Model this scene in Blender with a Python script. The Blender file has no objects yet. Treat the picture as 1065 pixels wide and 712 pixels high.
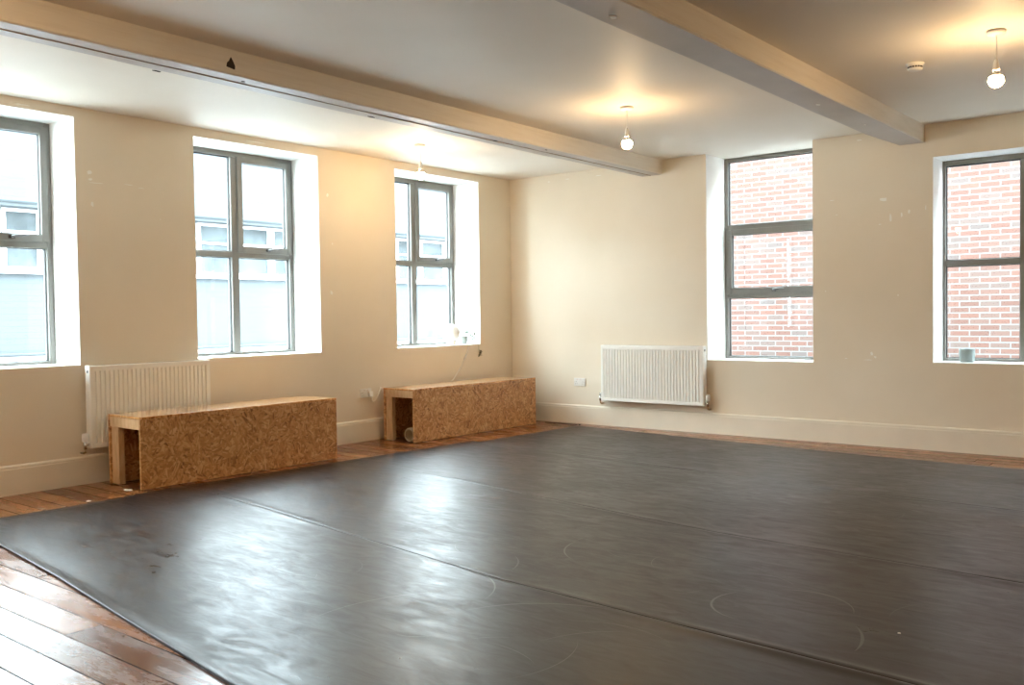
import bpy, bmesh, math, random
from mathutils import Vector, Matrix, noise
random.seed(7)
C = bpy.context.scene.collection
PI = math.pi

# ------------------------------------------------------------------ materials
class NT:
    def __init__(s, name):
        s.m = bpy.data.materials.new(name); s.m.use_nodes = True
        s.t = s.m.node_tree; s.t.nodes.clear()
        s.out = s.t.nodes.new('ShaderNodeOutputMaterial')
    def n(s, typ, ins=None, **kw):
        nd = s.t.nodes.new('ShaderNode' + typ)
        for k, v in kw.items(): setattr(nd, k, v)
        for k, v in (ins or {}).items():
            if isinstance(v, bpy.types.NodeSocket): s.t.links.new(v, nd.inputs[k])
            else: nd.inputs[k].default_value = v
        return nd
    def math(s, op, a, b=0.0, c=None):
        d = {0: a, 1: b}
        if c is not None: d[2] = c
        return s.n('Math', d, operation=op).outputs[0]
    def mix(s, f, a, b, mode='MIX'):
        nd = s.n('Mix', data_type='RGBA', blend_type=mode)
        for i, v in ((0, f), (6, a), (7, b)):
            if isinstance(v, bpy.types.NodeSocket): s.t.links.new(v, nd.inputs[i])
            else: nd.inputs[i].default_value = v
        return nd.outputs[2]
    def ramp(s, f, stops):
        nd = s.n('ValToRGB', {0: f}); e = nd.color_ramp.elements
        while len(e) < len(stops): e.new(0.5)
        for q, (p, c) in zip(e, stops): q.position = p; q.color = c if len(c) == 4 else (*c, 1)
        return nd.outputs[0]
    def coord(s): return s.n('TexCoord').outputs['Object']
    def mapping(s, vec, loc=(0, 0, 0), rot=(0, 0, 0), sc=(1, 1, 1)):
        return s.n('Mapping', {'Vector': vec, 'Location': loc, 'Rotation': rot, 'Scale': sc}).outputs[0]
    def noise(s, vec, scale, detail=4, rough=.5, dist=0.0):
        return s.n('TexNoise', {'Vector': vec, 'Scale': scale, 'Detail': detail, 'Roughness': rough, 'Distortion': dist})
    def bump(s, h, strength=.2, dist=.01):
        return s.n('Bump', {'Height': h, 'Strength': strength, 'Distance': dist}).outputs[0]
    def principled(s, **kw):
        ins = {k.replace('_', ' '): v for k, v in kw.items()}
        p = s.n('BsdfPrincipled', ins)
        s.t.links.new(p.outputs[0], s.out.inputs[0]); return s.m

def c4(r, g, b): return (r, g, b, 1)

def simple(name, col, rough=.5, metal=0.0, bumpy=0.0, var=.06, scale=12, **kw):
    t = NT(name); v = t.coord()
    n = t.noise(v, scale, 4).outputs[0]
    dark = tuple(x * (1 - var) for x in col[:3]) + (1,); lite = tuple(min(1, x * (1 + var)) for x in col[:3]) + (1,)
    base = t.ramp(n, [(.3, dark), (.7, lite)])
    ins = dict(Base_Color=base, Roughness=rough, Metallic=metal, **kw)
    if bumpy: ins['Normal'] = t.bump(t.noise(v, scale * 6, 3).outputs[0], bumpy, .002)
    return t.principled(**ins)

def wall_mat():
    t = NT('cream_wall_paint'); v = t.coord()
    big = t.noise(v, 1.6, 5, .55).outputs[0]
    base = t.ramp(big, [(.3, c4(.765, .68, .55)), (.7, c4(.80, .72, .595))])
    fine = t.noise(v, 90, 3).outputs[0]; lump = t.noise(v, 7, 3).outputs[0]
    h = t.math('ADD', t.math('MULTIPLY', fine, .15), lump)
    return t.principled(Base_Color=base, Roughness=.55, Specular_IOR_Level=.35, Normal=t.bump(h, .12, .01))

def ceiling_mat():
    t = NT('satin_ceiling_paint'); v = t.coord()
    n = t.noise(v, 2.0, 4).outputs[0]
    base = t.ramp(n, [(.3, c4(.805, .745, .655)), (.7, c4(.835, .775, .69))])
    h = t.noise(v, 60, 4).outputs[0]
    return t.principled(Base_Color=base, Roughness=.56, Specular_IOR_Level=.22, Normal=t.bump(h, .05, .004))

def beam_mat():
    t = NT('painted_timber_beam'); v = t.coord()
    w = t.mapping(v, sc=(14, .8, 14))
    n = t.noise(w, 3, 6, .6, .4).outputs[0]
    base = t.ramp(n, [(.25, c4(.70, .635, .54)), (.5, c4(.76, .70, .61)), (.8, c4(.79, .735, .645))])
    return t.principled(Base_Color=base, Roughness=.42, Normal=t.bump(n, .12, .01))

def floor_mat():
    t = NT('varnished_floorboards'); v = t.coord()
    s = t.n('SeparateXYZ', {0: v}); x, y = s.outputs[0], s.outputs[1]
    W = .142
    u = t.math('DIVIDE', t.math('ADD', y, 20.03), W)
    row = t.math('FLOOR', u); fr = t.math('FRACT', u)
    rr = t.n('TexWhiteNoise', {'W': row}, noise_dimensions='1D').outputs[0]
    xu = t.math('DIVIDE', t.math('ADD', x, t.math('MULTIPLY', rr, 3.0)), 2.3)
    seg = t.math('FLOOR', xu); fx = t.math('FRACT', xu)
    cid = t.n('CombineXYZ', {0: row, 1: seg}).outputs[0]
    bc = t.n('TexWhiteNoise', {'Vector': cid}, noise_dimensions='2D').outputs[0]
    off = t.n('CombineXYZ', {0: t.math('MULTIPLY', bc, 40.0), 1: t.math('MULTIPLY', row, 1.7)}).outputs[0]
    vv = t.n('VectorMath', {0: t.mapping(v, sc=(1.0, 14, 1)), 1: off}, operation='ADD').outputs[0]
    grain = t.noise(vv, 2.6, 8, .65, .6).outputs[0]
    base = t.ramp(bc, [(0, c4(.15, .045, .012)), (.5, c4(.25, .085, .023)), (1, c4(.40, .155, .044))])
    base = t.mix(t.math('MULTIPLY', grain, .6), base, c4(.06, .020, .009))
    # worn varnish: bare greyish wood in streaky patches, heaviest out on the open floor
    wv = t.n('VectorMath', {0: t.mapping(v, sc=(1.1, 4.5, 1)), 1: t.n('CombineXYZ', {0: t.math('MULTIPLY', bc, 2.2)}).outputs[0]}, operation='ADD').outputs[0]
    wn = t.noise(wv, 2.1, 9, .72, .35).outputs[0]
    far = t.n('MapRange', {0: y, 1: -6.0, 2: -6.75, 3: -.30, 4: .05}).outputs[0]
    worn = t.n('MapRange', {0: t.math('ADD', wn, far), 1: .46, 2: .66}).outputs[0]
    base = t.mix(t.math('MULTIPLY', worn, .62), base, c4(.42, .33, .25))
    def gap(f, w):
        a = t.math('MINIMUM', f, t.math('SUBTRACT', 1.0, f))
        return t.math('LESS_THAN', a, w)
    gm = t.math('MAXIMUM', gap(fr, .021), gap(fx, .0014))
    gn = t.noise(v, 3.0, 3).outputs[0]
    gm = t.math('MULTIPLY', gm, t.n('MapRange', {0: gn, 1: .32, 2: .50, 3: .45, 4: 1.0}).outputs[0])
    base = t.mix(gm, base, c4(.015, .009, .006))
    rough = t.n('MapRange', {0: wn, 1: .35, 2: .65, 3: .17, 4: .36}).outputs[0]
    cup = t.math('MULTIPLY', t.math('POWER', t.math('ABSOLUTE', t.math('SUBTRACT', fr, .5)), 2.0), 1.6)
    h = t.math('SUBTRACT', t.math('ADD', t.math('MULTIPLY', grain, .3), cup), t.math('MULTIPLY', gm, .8))
    rough = t.math('MAXIMUM', rough, gm)
    spec = t.math('MULTIPLY', t.math('SUBTRACT', 1.0, gm), .55)
    return t.principled(Base_Color=base, Roughness=rough, Specular_IOR_Level=spec, Normal=t.bump(h, .35, .006))

def vinyl_mat():
    t = NT('black_dance_vinyl'); v = t.coord()
    st = t.noise(t.mapping(v, rot=(0, 0, .12), sc=(2.0, 7, 1)), 2.2, 9, .70, 1.1).outputs[0]
    cl = t.noise(v, 1.3, 5, .6, .5).outputs[0]
    mx = t.math('ADD', t.math('MULTIPLY', st, .68), t.math('MULTIPLY', cl, .32))
    base = t.ramp(mx, [(.36, c4(.011, .0068, .0055)), (.66, c4(.026, .0165, .0132))])
    rough = t.n('MapRange', {0: mx, 1: .35, 2: .65, 3: .27, 4: .48}).outputs[0]
    fine = t.noise(t.mapping(v, rot=(0, 0, .12), sc=(8, 40, 1)), 6, 5, .6).outputs[0]
    h = t.math('ADD', t.math('MULTIPLY', fine, .5), t.math('MULTIPLY', cl, .8))
    return t.principled(Base_Color=base, Roughness=rough, IOR=1.5, Specular_IOR_Level=.32, Normal=t.bump(h, .05, .004))

def osb_mat(plane='X', name='osb_board', lite=1.0, rough=.40):
    """oriented strand board: two layers of randomly turned flakes, each with its own streaks"""
    t = NT(name); v = t.coord()
    axis = {'X': (1, 0, 0), 'Z': (0, 0, 1)}[plane]
    def layer(scale, seed):
        """patches of about a hand's size; inside each, thin strands all turned one way"""
        vv = t.mapping(v, loc=(seed, seed * 1.3, seed * .7))
        wob = t.n('VectorMath', {0: t.noise(vv, 7, 3).outputs[1], 3: .018}, operation='SCALE').outputs[0]
        vd = t.n('VectorMath', {0: vv, 1: wob}, operation='ADD').outputs[0]
        vo = t.n('TexVoronoi', {'Vector': vd, 'Scale': scale, 'Randomness': 1.0}, feature='F1')
        s = t.n('SeparateColor', {0: vo.outputs['Color']})
        rot = t.n('VectorRotate', {'Vector': vd, 'Axis': axis, 'Angle': t.math('MULTIPLY', s.outputs[0], 6.28)}, rotation_type='AXIS_ANGLE').outputs[0]
        st = t.n('TexVoronoi', {'Vector': t.mapping(rot, sc=(12, 14, 75) if plane == 'X' else (14, 75, 12)), 'Scale': 1.0, 'Randomness': 1.0}, feature='F1')
        c = t.n('SeparateColor', {0: st.outputs['Color']})
        fine = t.noise(t.mapping(rot, sc=(1, 1, 9) if plane == 'X' else (1, 9, 1)), 40, 3, .6).outputs[0]
        return t.math('ADD', t.math('ADD', t.math('MULTIPLY', c.outputs[0], .50), t.math('MULTIPLY', s.outputs[1], .14)), t.math('MULTIPLY', fine, .36))
    l1, l2 = layer(11, 0.0), layer(17, 3.1)
    pick = t.math('GREATER_THAN', t.noise(v, 22, 3).outputs[0], .5)
    val = t.n('Mix', {0: pick, 2: l1, 3: l2}).outputs[0]
    base = t.ramp(val, [(.16, c4(.17 * lite, .062 * lite, .018 * lite)), (.32, c4(.42 * lite, .190 * lite, .060 * lite)),
                        (.55, c4(.56 * lite, .280 * lite, .100 * lite)), (.82, c4(.72 * lite, .46 * lite, .23 * lite))])
    return t.principled(Base_Color=base, Roughness=rough, Coat_Weight=0.0 if plane == 'X' else .9, Coat_Roughness=.16, Normal=t.bump(val, .08 if plane == 'X' else .02, .003))

def pine_mat():
    t = NT('pine_stud'); v = t.coord()
    n = t.noise(t.mapping(v, sc=(6, 6, .9)), 6, 5, .6, .8).outputs[0]
    base = t.ramp(n, [(.3, c4(.54, .32, .15)), (.55, c4(.66, .43, .23)), (.8, c4(.73, .52, .31))])
    return t.principled(Base_Color=base, Roughness=.5)

def glass_mat():
    t = NT('window_glass')
    back = t.n('NewGeometry').outputs['Backfacing']
    ior = t.math('MULTIPLY_ADD', back, 1 / 1.28 - 1.28, 1.28)      # same reflectance on both faces of the pane
    f = t.n('Fresnel', {'IOR': ior}).outputs[0]
    tr = t.n('BsdfTransparent', {0: c4(.97, .99, .985)}); g = t.n('BsdfGlossy', {0: c4(1, 1, 1), 1: .02})
    mx = t.n('MixShader', {0: f, 1: tr.outputs[0], 2: g.outputs[0]})
    t.t.links.new(mx.outputs[0], t.out.inputs[0]); return t.m

def emit_mat(name, col, k):
    t = NT(name)
    n = t.noise(t.coord(), 3, 1).outputs[0]
    e = t.n('Emission', {0: t.mix(n, c4(*col), c4(*col)), 1: k})
    t.t.links.new(e.outputs[0], t.out.inputs[0]); return t.m

def brick_mat():
    t = NT('red_brick_wall'); v = t.coord()
    vv = t.mapping(v, rot=(PI / 2, 0, 0))
    s = t.n('SeparateXYZ', {0: v})
    q = t.n('CombineXYZ', {0: s.outputs[0], 1: s.outputs[2]}).outputs[0]
    b = t.n('TexBrick', {'Vector': q, 'Color1': c4(0, 0, 0), 'Color2': c4(1, 1, 1), 'Mortar': c4(.5, .5, .5), 'Scale': 1.0,
                         'Mortar Size': .0085, 'Mortar Smooth': .2, 'Bias': 0.0, 'Brick Width': .235, 'Row Height': .075})
    b.offset = .5
    col = t.ramp(b.outputs[0], [(0, c4(0.0758, 0.0404, 0.0325)), (.35, c4(0.0844, 0.0433, 0.0345)), (.6, c4(0.0953, 0.0474, 0.0365)), (.85, c4(0.0802, 0.0565, 0.0492)), (1, c4(0.0629, 0.0524, 0.0502))])
    n = t.noise(v, 24, 5, .7).outputs[0]
    col = t.mix(t.math('MULTIPLY', n, .35), col, c4(0.1028, 0.0736, 0.0630))
    col = t.mix(b.outputs['Fac'], col, c4(0.1117, 0.1129, 0.1108))
    return t.principled(Base_Color=col, Roughness=.9, Specular_IOR_Level=.04, Normal=t.bump(b.outputs['Fac'], -.3, .01))

def clad_mat(name, c, pitch):
    t = NT(name); v = t.coord(); s = t.n('SeparateXYZ', {0: v})
    f = t.math('FRACT', t.math('DIVIDE', s.outputs[2], pitch))
    line = t.math('LESS_THAN', f, .10)
    n = t.noise(t.mapping(v, sc=(1, 1, 6)), 2, 5, .6).outputs[0]
    base = t.ramp(n, [(.3, c4(*[x * .93 for x in c])), (.7, c4(*c))])
    base = t.mix(t.math('MULTIPLY', line, .35), base, c4(*[x * .55 for x in c]))
    return t.principled(Base_Color=base, Roughness=.8, Specular_IOR_Level=.04)

M = dict(
    wall=wall_mat(), ceil=ceiling_mat(), beam=beam_mat(), floor=floor_mat(), vinyl=vinyl_mat(),
    osb=osb_mat('X'), osbtop=osb_mat('Z', 'osb_top_with_glare', 1.2, .22), pine=pine_mat(), glass=glass_mat(),  # bench top colour paler than the panels, window glare put into it
    reveal=simple('white_reveal_paint', (.83, .83, .81), .5, bumpy=.05, var=.02),
    skirt=simple('cream_gloss_paint', (.78, .715, .60), .38, var=.03, scale=5, bumpy=.03),
    frame=simple('grey_powder_coat', (.19, .185, .168), .42, var=.05),
    gasket=simple('black_rubber', (.02, .02, .02), .6),
    rad=simple('radiator_enamel', (.86, .845, .80), .32, var=.02),
    plastic=simple('white_plastic', (.82, .80, .76), .35, var=.02),
    red=simple('red_switch_mark', (.5, .05, .03), .5),
    slot=simple('dark_slot', (.02, .018, .016), .7),
    chrome=simple('chrome', (.62, .60, .57), .18, 1.0, var=.03),
    steel=simple('dark_satin_steel', (.16, .16, .16), .4, .6),
    brass=simple('brass', (.42, .30, .14), .3, 1.0, var=.1),
    black=simple('black_lever', (.02, .02, .022), .3),
    cord=simple('white_flex', (.90, .88, .82), .5),
    opal=simple('opal_glass', (.88, .88, .86), .25, var=.01),
    leaf=simple('pale_green_leaf', (.06, .15, .035), .5, var=.25, scale=30),
    vine=simple('dark_dry_leaf', (.11, .12, .035), .6, var=.35, scale=40),
    pot=simple('grey_pot', (.42, .46, .45), .5, var=.05),
    mug=simple('grey_blue_ceramic', (.30, .37, .37), .35, var=.05),
    card=simple('cardboard', (.40, .30, .20), .8, var=.08, scale=20),
    chip=simple('bare_plaster', (.90, .88, .82), .8, var=.05),
    joint=simple('brown_board_joint', (.33, .25, .18), .8),
    soffit=simple('grey_beam_underside', (.555, .515, .485), .5, var=.07, scale=2.5),  # darker, greyer colour for the undersides of the beams
    knot=simple('dark_knot_hole', (.035, .022, .014), .8),
    scuff=simple('pale_scuff', (.060, .054, .050), .34, var=.2),
    bulb=emit_mat('warm_bulb_glow', (1.0, .68, .36), 285.0),
    brick=brick_mat(),
    slate=clad_mat('slate_roofing', (.042, .048, .052), .16),
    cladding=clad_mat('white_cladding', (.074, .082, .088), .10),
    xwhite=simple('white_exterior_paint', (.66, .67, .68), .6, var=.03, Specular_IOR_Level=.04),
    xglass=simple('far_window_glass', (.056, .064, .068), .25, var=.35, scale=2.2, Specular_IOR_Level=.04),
    xbrick=simple('far_brick', (.064, .052, .044), .9, var=.25, scale=7, Specular_IOR_Level=.04),
    ground=simple('alley_paving', (.30, .30, .30), .9, var=.15, scale=3),
    metal=simple('grey_gutter', (.06, .066, .07), .5, Specular_IOR_Level=.04),
)

# ------------------------------------------------------------------ mesh helpers
def B(): return bmesh.new()

def box(bm, x0, x1, y0, y1, z0, z1, bev=0.0, mi=0, mat=None):
    vs = [bm.verts.new(p) for p in ((x0, y0, z0), (x1, y0, z0), (x1, y1, z0), (x0, y1, z0), (x0, y0, z1), (x1, y0, z1), (x1, y1, z1), (x0, y1, z1))]
    fs = [bm.faces.new([vs[i] for i in q]) for q in ((0, 3, 2, 1), (4, 5, 6, 7), (0, 1, 5, 4), (1, 2, 6, 5), (2, 3, 7, 6), (3, 0, 4, 7))]
    for f in fs: f.material_index = mi
    if bev > 0:
        es = list({e for f in fs for e in f.edges})
        r = bmesh.ops.bevel(bm, geom=es, offset=bev, segments=2, affect='EDGES', profile=.5)
        for f in r['faces']: f.material_index = mi
        nv = list({v for f in r['faces'] for v in f.verts} | {v for v in vs if v.is_valid})
    else: nv = vs
    if mat is not None: bmesh.ops.transform(bm, matrix=mat, verts=[v for v in nv if v.is_valid])
    return bm

def lathe(bm, prof, center=(0, 0, 0), axis='Z', seg=32, closed=False, smooth=True):
    rings = []
    for r, h in prof:
        ring = []
        for k in range(seg):
            a = 2 * PI * k / seg; p = (r * math.cos(a), r * math.sin(a), h)
            if axis == 'Y': p = (p[0], p[2], p[1])
            if axis == 'X': p = (p[2], p[0], p[1])
            ring.append(bm.verts.new(Vector(p) + Vector(center)))
        rings.append(ring)
    pr = list(zip(rings, rings[1:])) + ([(rings[-1], rings[0])] if closed else [])
    for a, b in pr:
        for k in range(seg):
            f = bm.faces.new((a[k], a[(k + 1) % seg], b[(k + 1) % seg], b[k])); f.smooth = smooth
    if not closed:
        bm.faces.new(list(reversed(rings[0]))); bm.faces.new(rings[-1])
    return bm

def tube(bm, pts, r, seg=10, cap=True):
    pts = [Vector(p) for p in pts]; rings = []
    rs = r if isinstance(r, (list, tuple)) else [r] * len(pts)
    up = Vector((0, 0, 1))
    for i, p in enumerate(pts):
        d = (pts[min(i + 1, len(pts) - 1)] - pts[max(i - 1, 0)]).normalized()
        a = d.cross(up)
        if a.length < 1e-3: a = d.cross(Vector((1, 0, 0)))
        a.normalize(); b = a.cross(d)
        rings.append([bm.verts.new(p + rs[i] * (math.cos(2 * PI * k / seg) * a + math.sin(2 * PI * k / seg) * b)) for k in range(seg)])
    for a, b in zip(rings, rings[1:]):
        for k in range(seg):
            f = bm.faces.new((a[k], b[k], b[(k + 1) % seg], a[(k + 1) % seg])); f.smooth = True
    if cap: bm.faces.new(rings[0]); bm.faces.new(list(reversed(rings[-1])))
    return bm

def smooth_path(pts, n=8):
    P = [Vector(p) for p in pts]; out = []
    for i in range(len(P) - 1):
        a, b, c, d = P[max(i - 1, 0)], P[i], P[i + 1], P[min(i + 2, len(P) - 1)]
        for k in range(n):
            t = k / n
            out.append(.5 * ((2 * b) + (c - a) * t + (2 * a - 5 * b + 4 * c - d) * t * t + (3 * b - a - 3 * c + d) * t ** 3))
    return out + [P[-1]]

def prism(bm, prof, fn, a, b):
    """extrude a closed 2-D profile from a to b; fn(u, v, t) -> point"""
    A = [bm.verts.new(fn(u, v, a)) for u, v in prof]; Z = [bm.verts.new(fn(u, v, b)) for u, v in prof]
    n = len(prof)
    for k in range(n): bm.faces.new((A[k], A[(k + 1) % n], Z[(k + 1) % n], Z[k]))
    bm.faces.new(list(reversed(A))); bm.faces.new(Z)
    return bm

def obj(name, bm, mats, parent=None, loc=None, recalc=True):
    if recalc: bmesh.ops.recalc_face_normals(bm, faces=bm.faces[:])
    me = bpy.data.meshes.new(name); bm.to_mesh(me); bm.free()
    for m in (mats if isinstance(mats, (list, tuple)) else [mats]): me.materials.append(m)
    o = bpy.data.objects.new(name, me); C.objects.link(o)
    if parent is not None: o.parent = parent
    if loc is not None: o.location = loc
    return o

def tag(o, label, cat, group=None, kind=None):
    o['label'] = label; o['category'] = cat
    if group: o['group'] = group
    if kind: o['kind'] = kind
    return o

def thing(name, label, cat, loc=(0, 0, 0), rz=0.0, group=None, kind=None):
    o = bpy.data.objects.new(name, None); C.objects.link(o); o.empty_display_size = .1
    o.location = loc; o.rotation_euler = (0, 0, rz)
    return tag(o, label, cat, group, kind)

def copy_tree(o, parent=None):
    c = o.copy(); C.objects.link(c)
    if parent is not None: c.parent = parent
    for ch in list(o.children): copy_tree(ch, c)
    return c

# ------------------------------------------------------------------ the room shell
H = 2.705
XR, YF = 9.2, -10.6         # unseen walls behind the camera
TW = .46
WA = [(-4.0, -2.753, .860, 2.632), (-6.2, -4.95, .858, 2.634), (-1.800, -.549, .862, 2.627), (-8.4, -7.15, .86, 2.632)]   # y0 y1 z0 z1
WB = [(2.440, 3.486, .712, H + .02), (4.498, 5.745, .732, 2.434)]                                                         # x0 x1 z0 z1

def holed_wall(name, u0, u1, holes, fn, depth, mats, label):
    """wall face at depth 0 and outer face at depth, with real openings whose reveals take the second material"""
    bm = B()
    us = sorted({u0, u1} | {a for h in holes for a in h[:2]}); zs = sorted({0.0, H + .02} | {a for h in holes for a in h[2:]})
    cache = {}
    def V(u, z, d):
        k = (round(u, 4), round(z, 4), d)
        if k not in cache: cache[k] = bm.verts.new(fn(u, z, d))
        return cache[k]
    for a, b in zip(us, us[1:]):
        for c, d in zip(zs, zs[1:]):
            um, zm = (a + b) / 2, (c + d) / 2
            if any(h[0] < um < h[1] and h[2] < zm < h[3] for h in holes): continue
            for dd in (0.0, depth): bm.faces.new((V(a, c, dd), V(b, c, dd), V(b, d, dd), V(a, d, dd)))
            for (p, q, nu, nz) in (((a, c), (b, c), um, c - 1e-4), ((b, c), (b, d), b + 1e-4, zm), ((b, d), (a, d), um, d + 1e-4), ((a, d), (a, c), a - 1e-4, zm)):
                inhole = any(h[0] < nu < h[1] and h[2] < nz < h[3] for h in holes)
                edge = nu < u0 or nu > u1 or nz < 0 or nz > H + .02
                if inhole or edge:
                    f = bm.faces.new((V(*p, 0.0), V(*q, 0.0), V(*q, depth), V(*p, depth))); f.material_index = 1 if inhole else 0
    o = obj(name, bm, mats); return tag(o, label, 'wall', kind='structure')

holed_wall('wall_left', YF - .3, .46, WA, lambda u, z, d: (-d, u, z), TW, [M['wall'], M['reveal']], 'long cream painted wall holding the three tall grey windows above the wooden benches')
holed_wall('wall_back', 0.0, XR, WB, lambda u, z, d: (u, d, z), TW, [M['wall'], M['reveal']], 'cream painted wall holding two windows that look onto red brick')
bm = B(); box(bm, XR, XR + .2, YF, .46, 0, H + .02); tag(obj('wall_right', bm, M['wall']), 'plain cream wall closing the room opposite the three windows', 'wall', kind='structure')
bm = B(); box(bm, 0, XR, YF - .3, YF, 0, H + .02); tag(obj('wall_front', bm, M['wall']), 'plain cream wall closing the room behind the viewer', 'wall', kind='structure')
bm = B(); box(bm, -TW, XR + .2, YF - .3, TW, -.25, 0); tag(obj('floor', bm, M['floor']), 'worn orange brown varnished floorboards around the black dance mat', 'floor', kind='structure')
bm = B(); box(bm, -TW, XR + .2, YF - .3, TW, H, H + .25); tag(obj('ceiling', bm, M['ceil']), 'off white satin painted ceiling between the boxed beams', 'ceiling', kind='structure')

def beam(name, pr, pl, z, y_far, label):
    """pr/pl: (y, x) polylines of the two lower edges"""
    bm = B(); n = 60
    def at(pl_, y):
        for (y0, x0), (y1, x1) in zip(pl_, pl_[1:]):
            if y0 >= y >= y1: return x0 + (x1 - x0) * (y - y0) / (y1 - y0)
        return pl_[-1][1]
    rows = []
    for k in range(n + 1):
        y = .02 + (y_far - .02) * k / n
        xr, xl = at(pr, min(y, 0)), at(pl, min(y, 0))
        w = lambda s: .004 * noise.noise(Vector((y * 1.3, s, 0))) + .0025 * noise.noise(Vector((y * 6, s, 3)))
        c = .008
        rows.append([bm.verts.new(p) for p in ((xl, y, H + .01), (xl + w(1) * .5, y, z + c + w(2)), (xl + c, y, z + w(2)), (xr - c + w(3), y, z + w(4)), (xr + w(3), y, z + c + w(4)), (xr, y, H + .01))])
    for a, b in zip(rows, rows[1:]):
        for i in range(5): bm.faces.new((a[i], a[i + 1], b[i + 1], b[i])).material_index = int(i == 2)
        bm.faces.new((a[5], a[0], b[0], b[5]))
    bm.faces.new(rows[0]); bm.faces.new(list(reversed(rows[-1])))
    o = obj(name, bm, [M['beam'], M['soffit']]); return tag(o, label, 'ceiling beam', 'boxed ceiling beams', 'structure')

def flake(bm, P, ru, rv, seed, n=9):
    """small irregular patch; P(u, v, lift) -> point"""
    rnd = random.Random(seed)
    pts = []
    for k in range(n):
        a = 2 * PI * k / n; r = .55 + .45 * rnd.random()
        pts.append((ru * r * math.cos(a), rv * r * math.sin(a)))
    lo = [bm.verts.new(P(u, v, 0.0)) for u, v in pts]; hi = [bm.verts.new(P(u * .9, v * .9, 1.0)) for u, v in pts]
    for k in range(n): bm.faces.new((lo[k], lo[(k + 1) % n], hi[(k + 1) % n], hi[k]))
    bm.faces.new(hi); bm.faces.new(list(reversed(lo)))

ZB = 2.562
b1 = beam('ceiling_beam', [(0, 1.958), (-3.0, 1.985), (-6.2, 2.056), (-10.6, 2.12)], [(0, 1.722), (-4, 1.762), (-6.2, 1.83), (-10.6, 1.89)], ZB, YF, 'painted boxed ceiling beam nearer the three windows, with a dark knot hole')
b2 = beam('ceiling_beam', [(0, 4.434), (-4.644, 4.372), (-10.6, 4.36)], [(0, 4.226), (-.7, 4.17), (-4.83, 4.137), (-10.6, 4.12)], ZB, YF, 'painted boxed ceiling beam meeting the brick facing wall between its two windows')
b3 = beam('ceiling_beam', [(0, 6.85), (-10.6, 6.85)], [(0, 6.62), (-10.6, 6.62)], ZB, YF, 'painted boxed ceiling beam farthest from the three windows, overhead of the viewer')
# knot hole, dents and chips of beam one
bm = B(); X = 2.028
vs = [(0, .034), (.012, .016), (.026, -.012), (.024, -.030), (-.004, -.026), (-.028, -.022), (-.024, 0), (-.010, .014)]
lo = [bm.verts.new((X - .01, -5.03 + u, 2.625 + v)) for u, v in vs]; hi = [bm.verts.new((X + .0085, -5.03 + u, 2.625 + v)) for u, v in vs]
for k in range(len(vs)): bm.faces.new((lo[k], lo[(k + 1) % len(vs)], hi[(k + 1) % len(vs)], hi[k]))
bm.faces.new(hi); bm.faces.new(list(reversed(lo)))
obj('knot_hole', bm, M['knot'], b1)
def chips(parent, name, spots, mat, P):
    bm = B()
    for i, (y, x, ru, rv) in enumerate(spots): flake(bm, lambda u, v, l: P(x + v, y + u, l), ru, rv, i + 5)
    o = obj(name, bm, mat, parent); o['kind'] = 'stuff'
chips(b1, 'chipped_paint', [(-5.35, 1.80, .03, .010), (-4.9, 1.96, .016, .008), (-3.75, 1.80, .05, .012), (-2.5, 1.87, .03, .014), (-1.9, 1.93, .02, .01)], M['knot'], lambda x, y, l: (x, y, ZB - .0015 - .003 * l))
chips(b2, 'chipped_paint', [(-4.45, 4.22, .03, .022), (-2.0, 4.28, .03, .016), (-1.1, 4.30, .02, .01)], M['chip'], lambda x, y, l: (x, y, ZB - .0015 - .003 * l))

bm = B(); tube(bm, [(1.838, -.02, ZB + .001), (1.868, -3.0, ZB + .001), (1.935, -6.2, ZB + .001), (2.0, -10.5, ZB + .001)], .006, 6); obj('board_joint', bm, M['joint'], b1)
# baseboards: moulded profile (depth, height)
def skirt_prof(h): return [(0, 0), (.020, 0), (.020, h - .030), (.0195, h - .027), (.0165, h - .024), (.0165, h - .021), (.0175, h - .018), (.0165, h - .010), (.012, h - .003), (.007, h), (0, h)]
bm = B(); prism(bm, skirt_prof(.203), lambda u, v, t: (u, t, v), YF, 0.0); tag(obj('baseboard_left', bm, M['skirt']), 'tall cream moulded baseboard running behind the two wooden benches', 'baseboard', kind='structure')
bm = B(); prism(bm, skirt_prof(.200), lambda u, v, t: (t, -u, v), 0.022, XR); tag(obj('baseboard_back', bm, M['skirt']), 'tall cream moulded baseboard under the two brick facing windows', 'baseboard', kind='structure')
bm = B(); prism(bm, skirt_prof(.2), lambda u, v, t: (XR - u, t, v), YF, 0.0); tag(obj('baseboard_right', bm, M['skirt']), 'tall cream moulded baseboard of the plain side wall', 'baseboard', kind='structure')

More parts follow.
